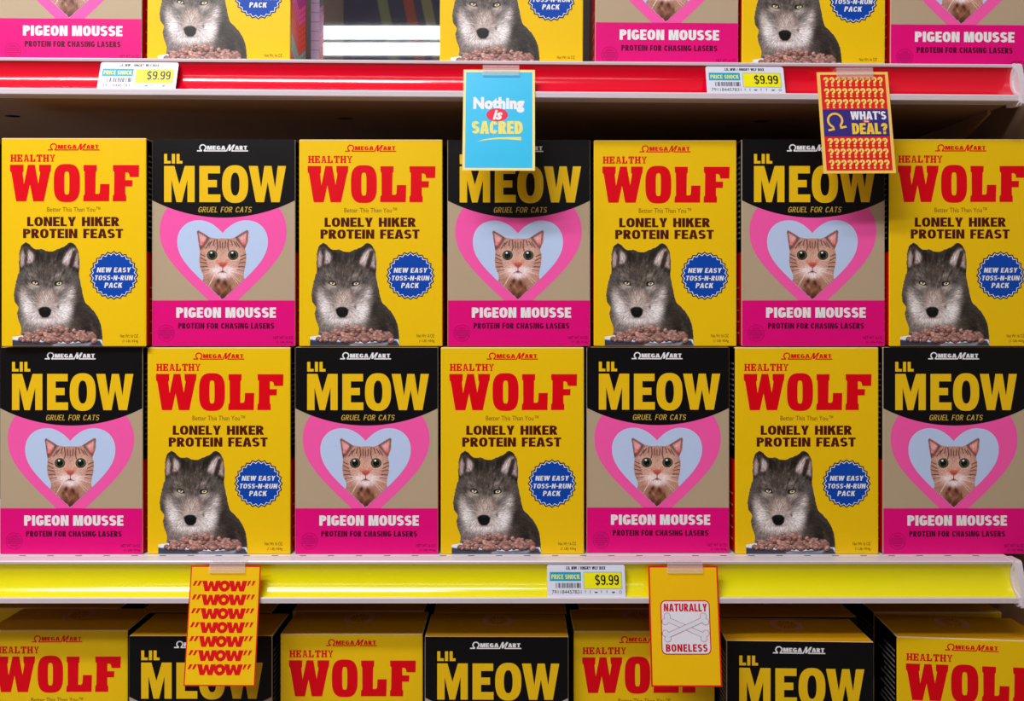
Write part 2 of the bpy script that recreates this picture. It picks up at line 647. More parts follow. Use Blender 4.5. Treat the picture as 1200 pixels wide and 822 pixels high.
def wolf_picture(conv, layer, parent):
    # painted in a frame of its own, 0..665 by 45..822
    r = Ras(0, 42, 668, 818, 2.6)
    rs = np.random.RandomState(3)
    head = [(50, 265), (46, 200), (50, 120), (66, 74), (95, 50), (122, 62), (150, 93), (175, 105), (215, 100), (250, 115), (290, 120), (320, 106), (350, 95),
            (385, 80), (410, 57), (435, 50), (465, 75), (486, 120), (493, 190), (490, 300), (502, 360), (515, 430), (532, 492), (560, 518), (600, 560),
            (632, 610), (650, 660), (660, 730), (664, 800), (60, 800), (60, 740), (66, 690), (44, 630), (32, 570), (45, 536), (15, 490), (8, 430), (22, 355), (38, 295)]
    bowl = [(0, 748), (70, 738), (600, 738), (640, 752), (658, 775), (666, 818), (0, 818)]
    r.C[:] = (104, 98, 94)
    r.gain, r.gam = 1.34, 1.02
    r.blob(265, 200, 150, 90, (84, 75, 66), .8)
    r.blob(265, 260, 120, 60, (116, 102, 92), .5)
    # body
    r.blob(565, 700, 95, 170, (50, 44, 40), .95, -14)
    r.blob(500, 560, 40, 110, (66, 58, 50), .8, -10)
    r.blob(590, 690, 24, 60, (112, 94, 80), .55, -16)
    r.blob(70, 620, 42, 90, (84, 76, 70), .9)
    r.blob(85, 700, 30, 50, (128, 116, 112), .7)
    r.blob(440, 640, 60, 80, (76, 64, 54), .8)
    r.blob(240, 650, 150, 60, (170, 152, 146), .9)
    # cheeks
    r.blob(75, 440, 32, 60, (196, 182, 176), .9, -30)
    r.blob(120, 520, 46, 70, (214, 202, 200), .95, -25)
    r.blob(430, 430, 34, 60, (204, 190, 188), .85, 30)
    r.blob(380, 540, 58, 84, (220, 208, 206), .95, 24)
    r.blob(240, 600, 120, 46, (216, 202, 200), .9)
    r.blob(40, 400, 22, 80, (104, 92, 84), .8, 10)
    r.blob(492, 450, 30, 110, (88, 78, 68), .9, -8)
    # muzzle
    r.poly([(195, 400), (300, 400), (325, 470), (310, 560), (180, 560), (170, 470)], (196, 176, 168), 24, .85)
    r.blob(182, 450, 15, 50, (160, 126, 112), .5, 8)
    r.blob(314, 455, 17, 44, (184, 136, 120), .5, -10)
    r.blob(244, 430, 34, 60, (176, 152, 136), .7)
    r.blob(244, 470, 24, 26, (206, 188, 176), .6)
    r.blob(250, 330, 46, 60, (104, 88, 78), .7)
    # brow, eye patches
    r.blob(150, 300, 40, 20, (158, 140, 130), .7, 25)
    r.blob(330, 300, 38, 22, (158, 142, 132), .7, -25)
    r.blob(140, 380, 40, 26, (176, 160, 152), .8, 15)
    r.blob(350, 392, 44, 22, (180, 164, 158), .8, -15)
    r.blob(390, 345, 30, 20, (80, 70, 62), .7)
    r.blob(100, 345, 26, 26, (84, 74, 66), .7)
    r.blob(265, 150, 100, 40, (74, 66, 56), .8)
    # ears
    for ear, inn, dark in (([(44, 270), (46, 120), (66, 70), (95, 48), (130, 68), (160, 110), (190, 160), (175, 210), (90, 240)],
                            [(56, 240), (56, 140), (74, 100), (104, 92), (140, 120), (166, 160), (150, 200), (110, 215)],
                            [(72, 96), (112, 92), (124, 130), (100, 212), (86, 240), (92, 150)]),
                           ([(495, 300), (494, 130), (470, 72), (430, 48), (400, 60), (360, 110), (345, 160), (370, 215), (440, 250)],
                            [(486, 250), (486, 150), (470, 100), (440, 90), (395, 130), (360, 195), (385, 225), (450, 230)],
                            [(474, 100), (440, 120), (432, 160), (410, 225), (440, 250), (460, 180)])):
        r.poly(ear, (62, 54, 46), 8, .85)
        r.poly(inn, (184, 158, 154), 7, .95)
        r.poly(dark, (66, 54, 48), 6, .9)
    r.poly([(380, 160), (430, 110), (425, 160), (390, 220), (368, 205)], (206, 190, 190), 7, .8)
    r.poly([(108, 110), (150, 130), (160, 175), (130, 205), (112, 160)], (206, 192, 190), 7, .8)
    r.blob(190, 150, 26, 50, (52, 46, 40), .8, -20)
    r.blob(345, 150, 22, 50, (52, 44, 40), .8, 20)
    r.blob(110, 545, 40, 50, (232, 226, 228), .7, -25)
    r.blob(385, 575, 50, 60, (232, 226, 228), .7, 24)
    r.blob(240, 625, 110, 26, (228, 220, 222), .7)
    # fur
    r.fur(lambda x, y: (x - 240 + 1, y - 520 + 1), 15000, 18, .11, rs)
    r.fur(lambda x, y: (x - 240 + 1, y - 520 + 1), 9000, 36, .08, rs)
    # mottled guard hairs on the crown, dark bars beside the face
    for _ in range(260):
        a = rs.uniform(0, 2 * math.pi)
        q = rs.uniform(.3, 1)
        x, y = 262 + 190 * q * math.cos(a), 255 + 130 * q * math.sin(a)
        r.blob(x, y, rs.uniform(3, 7), rs.uniform(6, 14), (52, 46, 42) if rs.uniform() < .62 else (168, 154, 146), .32, math.degrees(math.atan2(x - 245, 480 - y)))
    r.blob(265, 180, 70, 60, (66, 60, 54), .35)
    r.blob(30, 480, 16, 50, (80, 70, 66), .6, -12)
    r.blob(470, 560, 22, 70, (52, 46, 42), .6, 18)
    r.blob(205, 395, 10, 50, (96, 82, 74), .45, 14)
    r.blob(300, 395, 10, 50, (96, 82, 74), .45, -14)
    # eyes
    for ex, ey, sgn in ((166, 352, 1), (342, 356, -1)):
        r.blob(ex - sgn * 2, ey + 14, 34, 16, (206, 194, 186), .8, sgn * 22)
        r.poly([(ex - 30, ey - 10 * 1), (ex - 6, ey - 20), (ex + 22, ey - 8), (ex + 32 * 1, ey + 18 * (1 if sgn > 0 else -.1)), (ex + 4, ey + 16), (ex - 30, ey + (2 if sgn > 0 else 18))], (34, 26, 22), 3, .95)
        r.blob(ex, ey, 25, 15, (30, 24, 22), 1, sgn * 14, 5)
        r.blob(ex, ey, 19, 10.5, (232, 216, 150), 1, sgn * 12, 5)
        r.blob(ex + sgn * 1, ey - 2, 7.5, 7.5, (16, 12, 10), 1, 0, 5)
        r.blob(ex - 3, ey - 6, 3, 3, (250, 250, 250), 1, 0, 5)
        r.line(ex - 24, ey - 12, ex + 22, ey - 10 + sgn * 3, 6, (52, 40, 34), .9)
    # nose, mouth
    r.blob(237, 606, 52, 12, (150, 132, 130), .9)
    r.poly([(190, 548), (212, 532), (240, 528), (268, 534), (284, 552), (278, 585), (256, 605), (222, 605), (202, 588)], (18, 17, 18), 3, 1)
    r.blob(238, 544, 26, 7, (74, 74, 78), .8)
    r.blob(214, 580, 8, 9, (4, 4, 4), .8)
    r.blob(262, 580, 8, 9, (4, 4, 4), .8)
    r.blob(335, 530, 7, 16, (110, 92, 90), .8)
    r.blob(152, 530, 5, 20, (176, 160, 160), .8)
    r.C = r.C * .6 + r.C.mean(axis=2, keepdims=True) * .4 * np.array([1.0, .985, .985])
    # bowl
    bm = r.inside([(0, 748), (70, 738), (600, 738), (640, 752), (658, 775), (666, 818), (0, 818)])
    low = r.inside([(0, 770), (60, 778), (250, 788), (400, 800), (640, 776), (666, 818), (0, 818)])
    r.mix(r.inside([(0, 744), (60, 738), (655, 770), (666, 818), (0, 818)]).astype(float), (216, 218, 230))
    r.mix(r.blur(low.astype(float), 2.6), (74, 80, 94))
    r.poly([(300, 796), (400, 806), (520, 800), (600, 784), (560, 812), (290, 818)], (170, 174, 188), 5, .8)
    # kibble
    ks = []
    for _ in range(150):
        t = rs.uniform(0, 1)
        x = 60 + 540 * t
        top = 735 - 78 * math.exp(-((x - 310) / 150) ** 2) - 22 * math.exp(-((x - 520) / 90) ** 2) - 14 * math.exp(-((x - 150) / 80) ** 2)
        y = top + (776 - top) * rs.uniform(0, 1) ** .8
        ks.append((y, x))
    for y, x in sorted(ks):
        a = rs.uniform(12, 25)
        b = a * rs.uniform(.62, .8)
        g = rs.uniform(.8, 1.12)
        ro = rs.uniform(-40, 40)
        r.blob(x, y + 3, a, b + 3, (40, 24, 22), .95, ro, 5)
        r.blob(x, y, a - 1, b, (150 * g, 114 * g, 106 * g), 1, ro, 5)
        r.blob(x - 3, y - b * .3, a * .6, b * .5, (206 * g, 174 * g, 166 * g), .8, ro)
        r.blob(x + 4, y + b * .5, a * .5, b * .3, (96, 60, 56), .7, ro)
    kib = np.zeros(r.X.shape, bool)
    for y, x in ks:
        kib |= ((r.X - x) / 18) ** 2 + ((r.Y - y) / 14) ** 2 < 1
    rag = r.inside(head)
    # ragged fur edge
    nx = NP.normal(0, 1, r.X.shape)
    edge = r.blur(rag.astype(float), 4) + 0.16 * r.blur(nx, 2.6) / 0.3 * .5
    mask = (edge > .5) | r.inside(bowl) | kib
    return r.build('wolf_picture', mask, conv, layer, parent)


def cat_picture(conv, layer, parent, heart_out):
    r = Ras(240, 208, 640, 742, 2.2)
    rs = np.random.RandomState(5)
    out = [(252, 228), (262, 216), (300, 238), (348, 270), (400, 280), (445, 276), (495, 280), (532, 268), (580, 236), (618, 214), (630, 226), (628, 300),
           (604, 356), (614, 400), (610, 470), (598, 520), (594, 560), (612, 600), (600, 660), (520, 740), (440, 745), (370, 740), (290, 660), (280, 610), (300, 570),
           (292, 530), (276, 500), (268, 440), (274, 375), (266, 330)]
    r.C[:] = (196, 158, 146)
    r.blob(440, 330, 100, 60, (178, 140, 128), .7)
    r.blob(300, 440, 40, 90, (170, 130, 116), .6)
    r.blob(580, 440, 40, 90, (176, 138, 124), .6)
    r.blob(440, 650, 150, 80, (132, 92, 74), .95)
    r.blob(440, 705, 60, 40, (92, 58, 42), .85)
    r.blob(350, 620, 30, 50, (186, 156, 144), .5, -20)
    r.blob(530, 620, 30, 50, (190, 160, 148), .5, 20)
    # ears
    for ear, inn in (([(250, 216), (350, 272), (300, 350), (272, 370)], [(264, 236), (326, 274), (292, 330), (276, 330)]),
                     ([(632, 212), (528, 270), (585, 340), (606, 366)], [(618, 232), (552, 274), (590, 326), (606, 326)])):
        r.poly(ear, (120, 88, 84), 4, .9)
        r.poly(inn, (226, 170, 172), 5, .95)
    r.blob(292, 318, 10, 18, (220, 96, 90), .6)
    r.blob(596, 318, 10, 18, (220, 96, 90), .6)
    # muzzle, chin
    r.blob(400, 510, 48, 34, (236, 216, 216), .95, -10)
    r.blob(482, 510, 48, 34, (236, 216, 216), .95, 10)
    r.blob(440, 552, 48, 24, (238, 226, 232), .9)
    r.poly([(420, 400), (462, 400), (478, 470), (404, 470)], (206, 162, 146), 10, .8)
    r.blob(405, 452, 20, 10, (220, 120, 90), .7, 40)
    r.blob(476, 452, 20, 10, (220, 120, 90), .7, -40)
    # eye surrounds
    r.blob(362, 402, 50, 44, (226, 202, 190), .75)
    r.blob(518, 402, 50, 44, (226, 202, 190), .75)
    # stripes
    S = (62, 40, 36)
    r.gain = 1.25
    for s in ((398, 286, 404, 340), (382, 290, 372, 330), (420, 300, 424, 348), (440, 310, 440, 350), (462, 300, 458, 348), (482, 286, 478, 340), (500, 290, 512, 330),
              (360, 300, 340, 336), (520, 300, 544, 336), (345, 310, 318, 350), (540, 306, 566, 346), (404, 340, 396, 372), (478, 340, 486, 372)):
        r.line(*s, 7, S, .62)
    for s in ((276, 420, 318, 440), (276, 452, 322, 462), (282, 488, 330, 486), (292, 520, 340, 510), (612, 420, 568, 440), (612, 452, 562, 462), (606, 488, 556, 486),
              (596, 520, 546, 510), (280, 396, 312, 410), (608, 396, 574, 410)):
        r.line(*s, 7, S, .6)
    for _ in range(26):
        x = rs.uniform(320, 560); y = rs.uniform(590, 720)
        r.blob(x, y, rs.uniform(6, 12), rs.uniform(10, 22), rs.choice([1, 0]) and (70, 40, 28) or (182, 140, 118), .6, rs.uniform(-30, 30))
    r.fur(lambda x, y: (x - 440 + 1, y - 470 + 1), 11000, 13, .075, rs)
    # eyes
    for ex in (364, 517):
        r.blob(ex, 402, 38, 36, (48, 34, 30), .95, 0, 5)
        r.blob(ex, 402, 33, 31, (104, 112, 84), 1, 0, 5)
        r.blob(ex, 402, 23, 26, (14, 14, 14), 1, 0, 5)
        r.blob(ex - 6, 384, 8, 7, (250, 250, 250), 1, 0, 5)
        r.blob(ex + 8, 418, 5, 4, (120, 130, 120), .8)
    # nose, mouth, whiskers
    r.poly([(408, 462), (440, 456), (474, 462), (458, 484), (442, 494), (424, 484)], (176, 84, 82), 4, 1)
    r.blob(441, 466, 20, 6, (206, 130, 120), .8)
    r.line(441, 490, 440, 520, 5, (110, 62, 64), .9)
    r.line(440, 520, 408, 534, 4, (120, 76, 80), .8)
    r.line(440, 520, 470, 534, 4, (120, 76, 80), .8)
    r.blob(440, 524, 12, 7, (104, 50, 54), .8)
    for s in ((400, 505, 300, 520), (400, 512, 290, 545), (404, 520, 330, 640), (396, 522, 346, 610), (482, 505, 590, 520), (482, 512, 600, 548), (478, 520, 560, 620), (484, 522, 570, 600),
              (380, 500, 312, 500), (500, 500, 576, 500)):
        r.line(*s, 2.6, (246, 232, 226), .75)
    m = r.inside(out)
    edge = r.blur(m.astype(float), 3) + .1 * NP.normal(0, 1, r.X.shape)
    heart = r.inside(heart_out)
    return r.build('cat_picture', (edge > .5) & heart, conv, layer, parent)


# ---------------------------------------------------------------- the cartons
BW, BH, BD = 168 / F, 243 / F, 0.076


def bconv(u, v):
    return ((u - 84) / F, (243 - v) / F)


def carton(name, front, topm, parent):
    """Folded cardboard body, rounded edges showing pale board, front at y = 0."""
    import bmesh
    bm = bmesh.new()
    bmesh.ops.create_cube(bm, size=1)
    for v in bm.verts:
        v.co = Vector((v.co.x * BW, (v.co.y + .5) * BD, (v.co.z + .5) * (BH - .0006)))
    bmesh.ops.bevel(bm, geom=bm.edges[:], offset=.0011, segments=2, affect='EDGES', profile=.5)
    me = bpy.data.meshes.new(name)
    for m in (front, topm, SIDEBLK, PALE):
        me.materials.append(m)
    for f in bm.faces:
        n = f.normal
        if f.calc_area() > 1e-3:
            f.material_index = 0 if n.y < -.9 else 1 if abs(n.z) > .9 or n.y > .9 else 2
        else:
            f.material_index = 3 if n.z > .3 else (0 if n.y < -.35 else 2)
        f.smooth = False
    bm.to_mesh(me)
    bm.free()
    o = bpy.data.objects.new(name, me)
    COL.objects.link(o)
    o.parent = parent
    return o


def top_parts(root):
    # front tuck flap over the top, slightly raised, and the round stamp behind its edge
    b = MB()
    z = BH - .0006
    x0, x1 = -BW / 2 + .0016, BW / 2 - .0016
    b.prism_x([(.0014, z), (.0014, z + .0003), (.034, z + .0009), (.0343, z)], x0, x1, Y_TOP)
    b.build('top_flap', root)
    s = MB()
    n = 36
    for r0, r1, mm in ((.0200, .0212, STAMP), (.0150, .0160, STAMP)):
        for k in range(n):
            a, c = 2 * math.pi * k / n, 2 * math.pi * (k + 1) / n
            s.face([(r0 * math.cos(a), r0 * math.sin(a), 0), (r1 * math.cos(a), r1 * math.sin(a), 0), (r1 * math.cos(c), r1 * math.sin(c), 0), (r0 * math.cos(c), r0 * math.sin(c), 0)], mm)
    for k in range(26):
        a = 2 * math.pi * k / 26
        h = .05
        s.face([(r * math.cos(a + d), r * math.sin(a + d), 0) for r, d in ((.0168, -h), (.0198, -h), (.0198, h), (.0168, h))], STAMP)
    for k in range(12):
        a = 2 * math.pi * k / 12
        s.face([(.003 * math.cos(a - .3), .003 * math.sin(a - .3), 0), (.0125 * math.cos(a - .05), .0125 * math.sin(a - .05), 0), (.0125 * math.cos(a + .1), .0125 * math.sin(a + .1), 0)], STAMPR)
    o = s.build('top_stamp', root)
    o.location = (0, .053, z + .0001)
    o['label'] = 'faded round pink stamp on the top flap'
    # undo the raised flap under the stamp: the second flap lies flat
    return o


def side_prints(root, bright=False):
    for sgn in (-1, 1):
        s = MB()
        x = sgn * (BW / 2 + .00008)
        def q(y0, z0, y1, z1, m, k=0):
            s.face([(x + sgn * .00008 * k, y0, z0), (x + sgn * .00008 * k, y1, z0), (x + sgn * .00008 * k, y1, z1), (x + sgn * .00008 * k, y0, z1)], m)
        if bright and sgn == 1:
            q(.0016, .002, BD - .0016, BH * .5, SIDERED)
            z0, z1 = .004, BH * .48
            # chevron bands, teal then orange; glare painted in above as pink and violet
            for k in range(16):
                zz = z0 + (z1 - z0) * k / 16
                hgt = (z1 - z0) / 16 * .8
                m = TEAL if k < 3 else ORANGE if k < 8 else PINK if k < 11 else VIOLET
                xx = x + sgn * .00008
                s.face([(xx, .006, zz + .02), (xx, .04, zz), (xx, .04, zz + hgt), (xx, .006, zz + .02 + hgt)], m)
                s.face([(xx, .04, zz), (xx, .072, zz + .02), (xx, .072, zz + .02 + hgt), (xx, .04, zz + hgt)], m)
        else:
            q(.0016, .002, BD - .0016, BH * .455, SIDERED)
            for k in range(16):
                z = BH * .52 + k * BH * .42 / 16
                w = .5 + .45 * R.random()
                q(.006, z, .006 + (BD - .012) * w, z + .0024, GREYTXT, 1)
            for k in range(5):
                z = BH * .06 + k * BH * .055
                q(.010, z, .010 + (BD - .02) * (.4 + .5 * R.random()), z + .002, PALE, 1)
        s.build('side_panel_print', root)


def heart_pts(cx, top, notch, halfw, widest, tip, lobe_x, n=14):
    """Heart outline from cubic curves, pixel frame, v down."""
    def bez(p0, p1, p2, p3):
        return [tuple((1 - t) ** 3 * a + 3 * (1 - t) ** 2 * t * b + 3 * (1 - t) * t * t * c + t ** 3 * d for a, b, c, d in zip(p0, p1, p2, p3)) for t in [k / n for k in range(n)]]
    L = bez((cx, notch), (cx - (lobe_x) * .35, top + (notch - top) * .25), (cx - lobe_x * .7, top), (cx - lobe_x, top))
    L += bez((cx - lobe_x, top), (cx - halfw * .82, top), (cx - halfw, top + (widest - top) * .45), (cx - halfw, widest))
    L += bez((cx - halfw, widest), (cx - halfw, widest + (tip - widest) * .3), (cx - halfw * .7, widest + (tip - widest) * .5), (cx, tip))
    Rr = [(2 * cx - x, y) for x, y in L[::-1]]
    return L + [(cx, tip)] + Rr[:-1]


def make_wolf_box():
    root = empty('pet_food_box', (0, 0, 0))
    carton('carton', Y_WOLF, Y_TOP, root)
    top_parts(root)
    side_prints(root)
    # frame of the measurements: u = zx / 3.163 - 172.4, v = zy / 3.163 - 6.4
    def Z(x, y):
        return (x / 3.163 - 172.4, y / 3.163 - 6.4)
    def TB(p, s, a, b, c, d, m, **k):
        q, w = Z(a, b), Z(c, d)
        p.text(s, q[0], q[1], w[0], w[1], m, **k)
    def GB(p, s, a, b, c, d, m, **k):
        q, w = Z(a, b), Z(c, d)
        grotesk(p, s, q[0], q[1], w[0], w[1], m, **k)
    p = Print(bconv, 1)
    q, w = Z(715, 41), Z(906, 68)
    store_logo(p, q[0], q[1], w[0], w[1], RED)
    p.build('store_logo', root)
    p = Print(bconv, 1)
    q, w = Z(580, 83), Z(743, 109)
    slab(p, 'HEALTHY', q[0], q[1], w[0], w[1], RED)
    p.build('small_title', root)
    p = Print(bconv, 1)
    A = lambda x, y: (5.9 + x / 14.634, 33.2 + y / 14.634)
    B = lambda x, y: (82.8 + x / 13.694, 28.2 + y / 13.694)
    p.poly([A(*k) for k in ((60, -23), (292, -23), (290, 85), (275, 115), (297, 310), (365, -23), (483, -23), (540, 300), (572, 110), (556, 80), (553, -23), (760, -23),
                            (752, 85), (738, 112), (635, 600), (455, 600), (400, 310), (338, 600), (165, 600), (85, 112), (62, 80))], RED)
    c = A(1025, 288)
    p.ell(c[0], c[1], 223 / 14.634, 325 / 14.634, RED, 56, (43 / 14.634, 196 / 14.634, 4), 3.0)
    p.poly([B(*k) for k in ((170, 50), (382, 50), (380, 145), (365, 160), (360, 510), (410, 510), (428, 490), (435, 352), (585, 352), (578, 628), (165, 628), (170, 535), (190, 515), (188, 155), (172, 140))], RED)
    p.poly([B(*k) for k in ((637, 50), (1055, 50), (1050, 240), (905, 240), (892, 185), (868, 168), (835, 168), (835, 290), (950, 290), (945, 392), (835, 392), (835, 515), (850, 540), (850, 628), (635, 628), (637, 535), (655, 515), (660, 160), (640, 140))], RED)
    p.build('title_lettering', root)
    p = Print(bconv, 1)
    TB(p, 'Better This Than You™', 713, 275, 908, 293, OLIVE, bold=.0)
    p.build('slogan', root)
    p = Print(bconv, 1)
    GB(p, 'LONELY HIKER', 640, 312, 978, 346, BROWN, weight=24, gap=6, space=40)
    GB(p, 'PROTEIN FEAST', 625, 356, 992, 390, BROWN, weight=24, gap=6, space=40)
    p.build('flavour_lettering', root)
    wolf_picture(lambda x, y: bconv(x / 6.325 + 12.9, y / 6.325 + 113.4), 1, root)
    c = Z(958, 527)
    p = Print(bconv, 1)
    def star(ro, ri, n=24):
        return [(c[0] + (ro if k % 2 == 0 else ri) * math.cos(math.pi * k / n), c[1] + (ro if k % 2 == 0 else ri) * math.sin(math.pi * k / n)) for k in range(2 * n)]
    p.poly(star(28.6, 26.2), NAVY)
    p.y = -.00018
    p.poly(star(27.0, 24.4), WHITE)
    p.y = -.00027
    p.poly(star(26.0, 23.3), BLUE)
    bd = p.build('round_badge', root)
    bd['label'] = 'blue scalloped starburst badge'
    p = Print(bconv, 4)
    GB(p, 'NEW EASY', 897, 498, 1020, 516, WHITE, weight=22, gap=11, shear=.14)
    GB(p, 'TOSS-N-RUN', 888, 527, 1028, 545, WHITE, weight=22, gap=11, shear=.14)
    GB(p, 'PACK', 925, 554, 989, 573, WHITE, weight=22, gap=11, shear=.14)
    p.build('badge_lettering', bd)
    p = Print(bconv, 1)
    TB(p, 'Net Wt 16 OZ', 981, 744, 1047, 756, BROWN, bold=.0)
    TB(p, '(1 LB) 454g', 990, 764, 1047, 776, BROWN, bold=.0)
    p.build('net_weight', root)
    return root


def make_cat_box():
    root = empty('pet_food_box', (0, 0, 0))
    carton('carton', TAN, Y_TOP, root)
    top_parts(root)
    side_prints(root)
    def Z(x, y):
        return ((x - 10) * 168 / 543, (y - 12) * 243 / 791)
    def TB(p, s, a, b, c, d, m, **k):
        q, w = Z(a, b), Z(c, d)
        p.text(s, q[0], q[1], w[0], w[1], m, **k)
    def GB(p, s, a, b, c, d, m, **k):
        q, w = Z(a, b), Z(c, d)
        grotesk(p, s, q[0], q[1], w[0], w[1], m, **k)
    # outer heart, cut at banner and band
    p = Print(bconv, 1)
    c = Z(280, 0)[0]
    hp = heart_pts(c, 70, 86, 74.3, 108, 205, 44, 18)
    lim = 243 * (628 - 12) / 791
    hp2 = []
    for i in range(len(hp)):
        a, b = hp[i], hp[(i + 1) % len(hp)]
        if a[1] <= lim:
            hp2.append(a)
        if (a[1] <= lim) != (b[1] <= lim):
            t = (lim - a[1]) / (b[1] - a[1])
            hp2.append((a[0] + t * (b[0] - a[0]), lim))
    p.poly(hp2, PINK)
    h = p.build('pink_heart', root)
    p = Print(bconv, 2)
    ci = Z(278, 0)[0]
    hin = heart_pts(ci, Z(0, 322)[1], Z(0, 371)[1], 53.0, Z(0, 403)[1], Z(0, 625)[1], 27.5, 18)
    p.poly([q for q in hin if q[1] <= lim], SKY)
    hb = p.build('heart_window', root)
    hb['label'] = 'pale blue heart field behind the cat'
    cat_picture(lambda x, y: bconv((x / 6.324 + 12.0) * 1.0155 + .1, (y / 6.324 + 71.3) * 1.0095), 3, root,
                [(((u - .1) / 1.0155 - 12.0) * 6.324, (v / 1.0095 - 71.3) * 6.324) for u, v in hin])
    # black banner with curved lower edge
    p = Print(bconv, 2)
    e, m_ = Z(0, 245)[1], Z(0, 312)[1]
    pts = [(.6, .6), (167.4, .6)]
    Rr = ((84) ** 2 + (m_ - e) ** 2) / (2 * (m_ - e))
    for k in range(29):
        u = 167.4 - 166.8 * k / 28
        pts.append((u, m_ - Rr + math.sqrt(Rr * Rr - (u - 84) ** 2)))
    p.poly(pts, BLACK)
    p.build('black_banner', root)
    p = Print(bconv, 2)
    p.rect(.6, lim, 167.4, 242.4, MAGENTA)
    p.build('magenta_band', root)
    p = Print(bconv, 3)
    q, w = Z(181, 32), Z(375, 60)
    store_logo(p, q[0], q[1], w[0], w[1], WHITE)
    p.build('store_logo', root)
    p = Print(bconv, 3)
    A = lambda x, y: (14.5 + (x - 83) / 7.39, 31.6 + (y - 255) / 7.43)
    for g in (((83, 150), (110, 150), (110, 211), (140, 211), (140, 235), (83, 235)), ((150, 150), (177, 150), (177, 235), (150, 235)),
              ((190, 150), (217, 150), (217, 211), (242, 211), (242, 235), (190, 235))):
        p.poly([A(*k) for k in g], MEOWY)
    p.build('small_title', root)
    p = Print(bconv, 3)
    p.poly([A(*k) for k in ((83, 255), (172, 255), (215, 415), (262, 255), (347, 255), (347, 570), (285, 570), (285, 375), (238, 570), (190, 570), (147, 375), (147, 570), (83, 570))], MEOWY)
    p.poly([A(*k) for k in ((388, 255), (567, 255), (567, 320), (462, 320), (462, 377), (540, 377), (540, 440), (462, 440), (462, 503), (570, 503), (570, 570), (388, 570))], MEOWY)
    cc = A(697, 413)
    p.ell(cc[0], cc[1], 113 / 7.39, 164 / 7.43, MEOWY, 56, (38 / 7.39, 100 / 7.43, 2.4), 2.5)
    p.poly([A(*k) for k in ((815, 255), (893, 255), (922, 445), (950, 255), (1012, 255), (1042, 445), (1066, 255), (1137, 255), (1082, 570), (1010, 570), (979, 395), (947, 570), (877, 570))], MEOWY)
    p.build('title_lettering', root)
    p = Print(bconv, 3)
    GB(p, 'GRUEL FOR CATS', 187, 271, 388, 292, GOLDT, weight=14, gap=14, shear=.2, space=48)
    p.build('slogan', root)
    p = Print(bconv, 3)
    GB(p, 'PIGEON MOUSSE', 103, 655, 480, 694, WHITE, weight=26, gap=7, space=30)
    p.build('flavour_lettering', root)
    p = Print(bconv, 3)
    GB(p, 'PROTEIN FOR CHASING LASERS', 110, 714, 473, 736, DARKMAG, weight=25, gap=9)
    p.build('claim_lettering', root)
    p = Print(bconv, 3)
    cc = Z(65, 753)
    p.ell(cc[0], cc[1], 9.8, 9.8, SEALMAG, 30, (9.3, 9.3, 2))
    for k in range(9):
        y = -6.6 + 1.65 * k
        wv = math.sqrt(max(0, 8.3 ** 2 - y * y)) * (.75 if k in (0, 1, 7, 8) else 1)
        p.rect(cc[0] - wv, cc[1] + y - .3, cc[0] + wv, cc[1] + y + .25, SEALMAG)
    sl = p.build('round_seal', root)
    p = Print(bconv, 3)
    TB(p, 'NET WT 16 OZ', 470, 765, 543, 776, DARKMAG, bold=.0)
    TB(p, '(1 LB) 454g', 482, 783, 543, 793, DARKMAG, bold=.0)
    p.build('net_weight', root)
    return root


# ---------------------------------------------------------------- shelving (the display's own structure)
Z_UP = ZC + (368 - 79.5) / F          # surface of the red-railed shelf
Z_MID = ZC - (650 - 368) / F          # surface of the yellow-railed shelf
Z_LOW = ZC - (745.5 - 368) / F - BH   # surface of the lowest shelf
TILT = math.radians(0.40)             # the red-railed shelf hangs a little low on the right
XL, XR = -1.15, 0.6515
DEPTH = 0.30


def rail_unit(name, loc, tilt, plastic, label, group=None):
    root = empty(name, loc, (0, tilt, 0))
    prof = []
    chan = [(-.0262, -.0035), (-.0226, -.010), (-.0212, -.018), (-.0220, -.026), (-.0252, -.0335), (-.0300, -.0395), (-.0352, -.0440)]
    b = MB()
    # coloured concave strip
    for _ in range(3):
        c2 = [chan[0]]
        for a, c in zip(chan, chan[1:]):
            c2 += [(a[0] * .75 + c[0] * .25, a[1] * .75 + c[1] * .25), (a[0] * .25 + c[0] * .75, a[1] * .25 + c[1] * .75)]
        chan = c2 + [chan[-1]]
    back = [(y + .0012, z - .0004) for y, z in chan]
    b.prism_x(chan + back[::-1], XL, XR - .006, plastic)
    b.build('coloured_strip', root, smooth=False)
    b = MB()
    b.prism_x([(-.0266, 0.0002), (-.0276, -.0012), (-.0270, -.0038), (-.0250, -.0042), (-.012, -.0030), (-.012, .0002)], XL, XR - .004, RAILLIP)
    b.build('upper_lip', root)
    b = MB()
    b.prism_x([(-.0350, -.0440), (-.0385, -.0425), (-.0394, -.0440), (-.0390, -.0500), (-.0372, -.0508), (-.0110, -.0480), (-.0110, -.0460)], XL, XR + .002, RAILLIP)
    b.build('lower_lip', root)
    # flared end cap
    b = MB()
    cap = [(-.0285, .0010), (-.0290, -.006), (-.0260, -.014), (-.0252, -.020), (-.0262, -.028), (-.0300, -.0365), (-.0400, -.0425), (-.0412, -.0530), (-.0350, -.0560), (-.014, -.050), (-.010, .0010)]
    b.prism_x(cap, XR - .0055, XR - .0035, RAILLIP)
    b.prism_x([(-.0272, .0010), (-.0300, -.0015), (-.0412, -.0430), (-.0424, -.0545), (-.0400, -.0562), (-.012, -.052), (-.010, .0010)], XR - .0036, XR + .0045, RAILLIP)
    b.build('end_cap', root)
    tag(root, label, 'shelf rail')
    return root


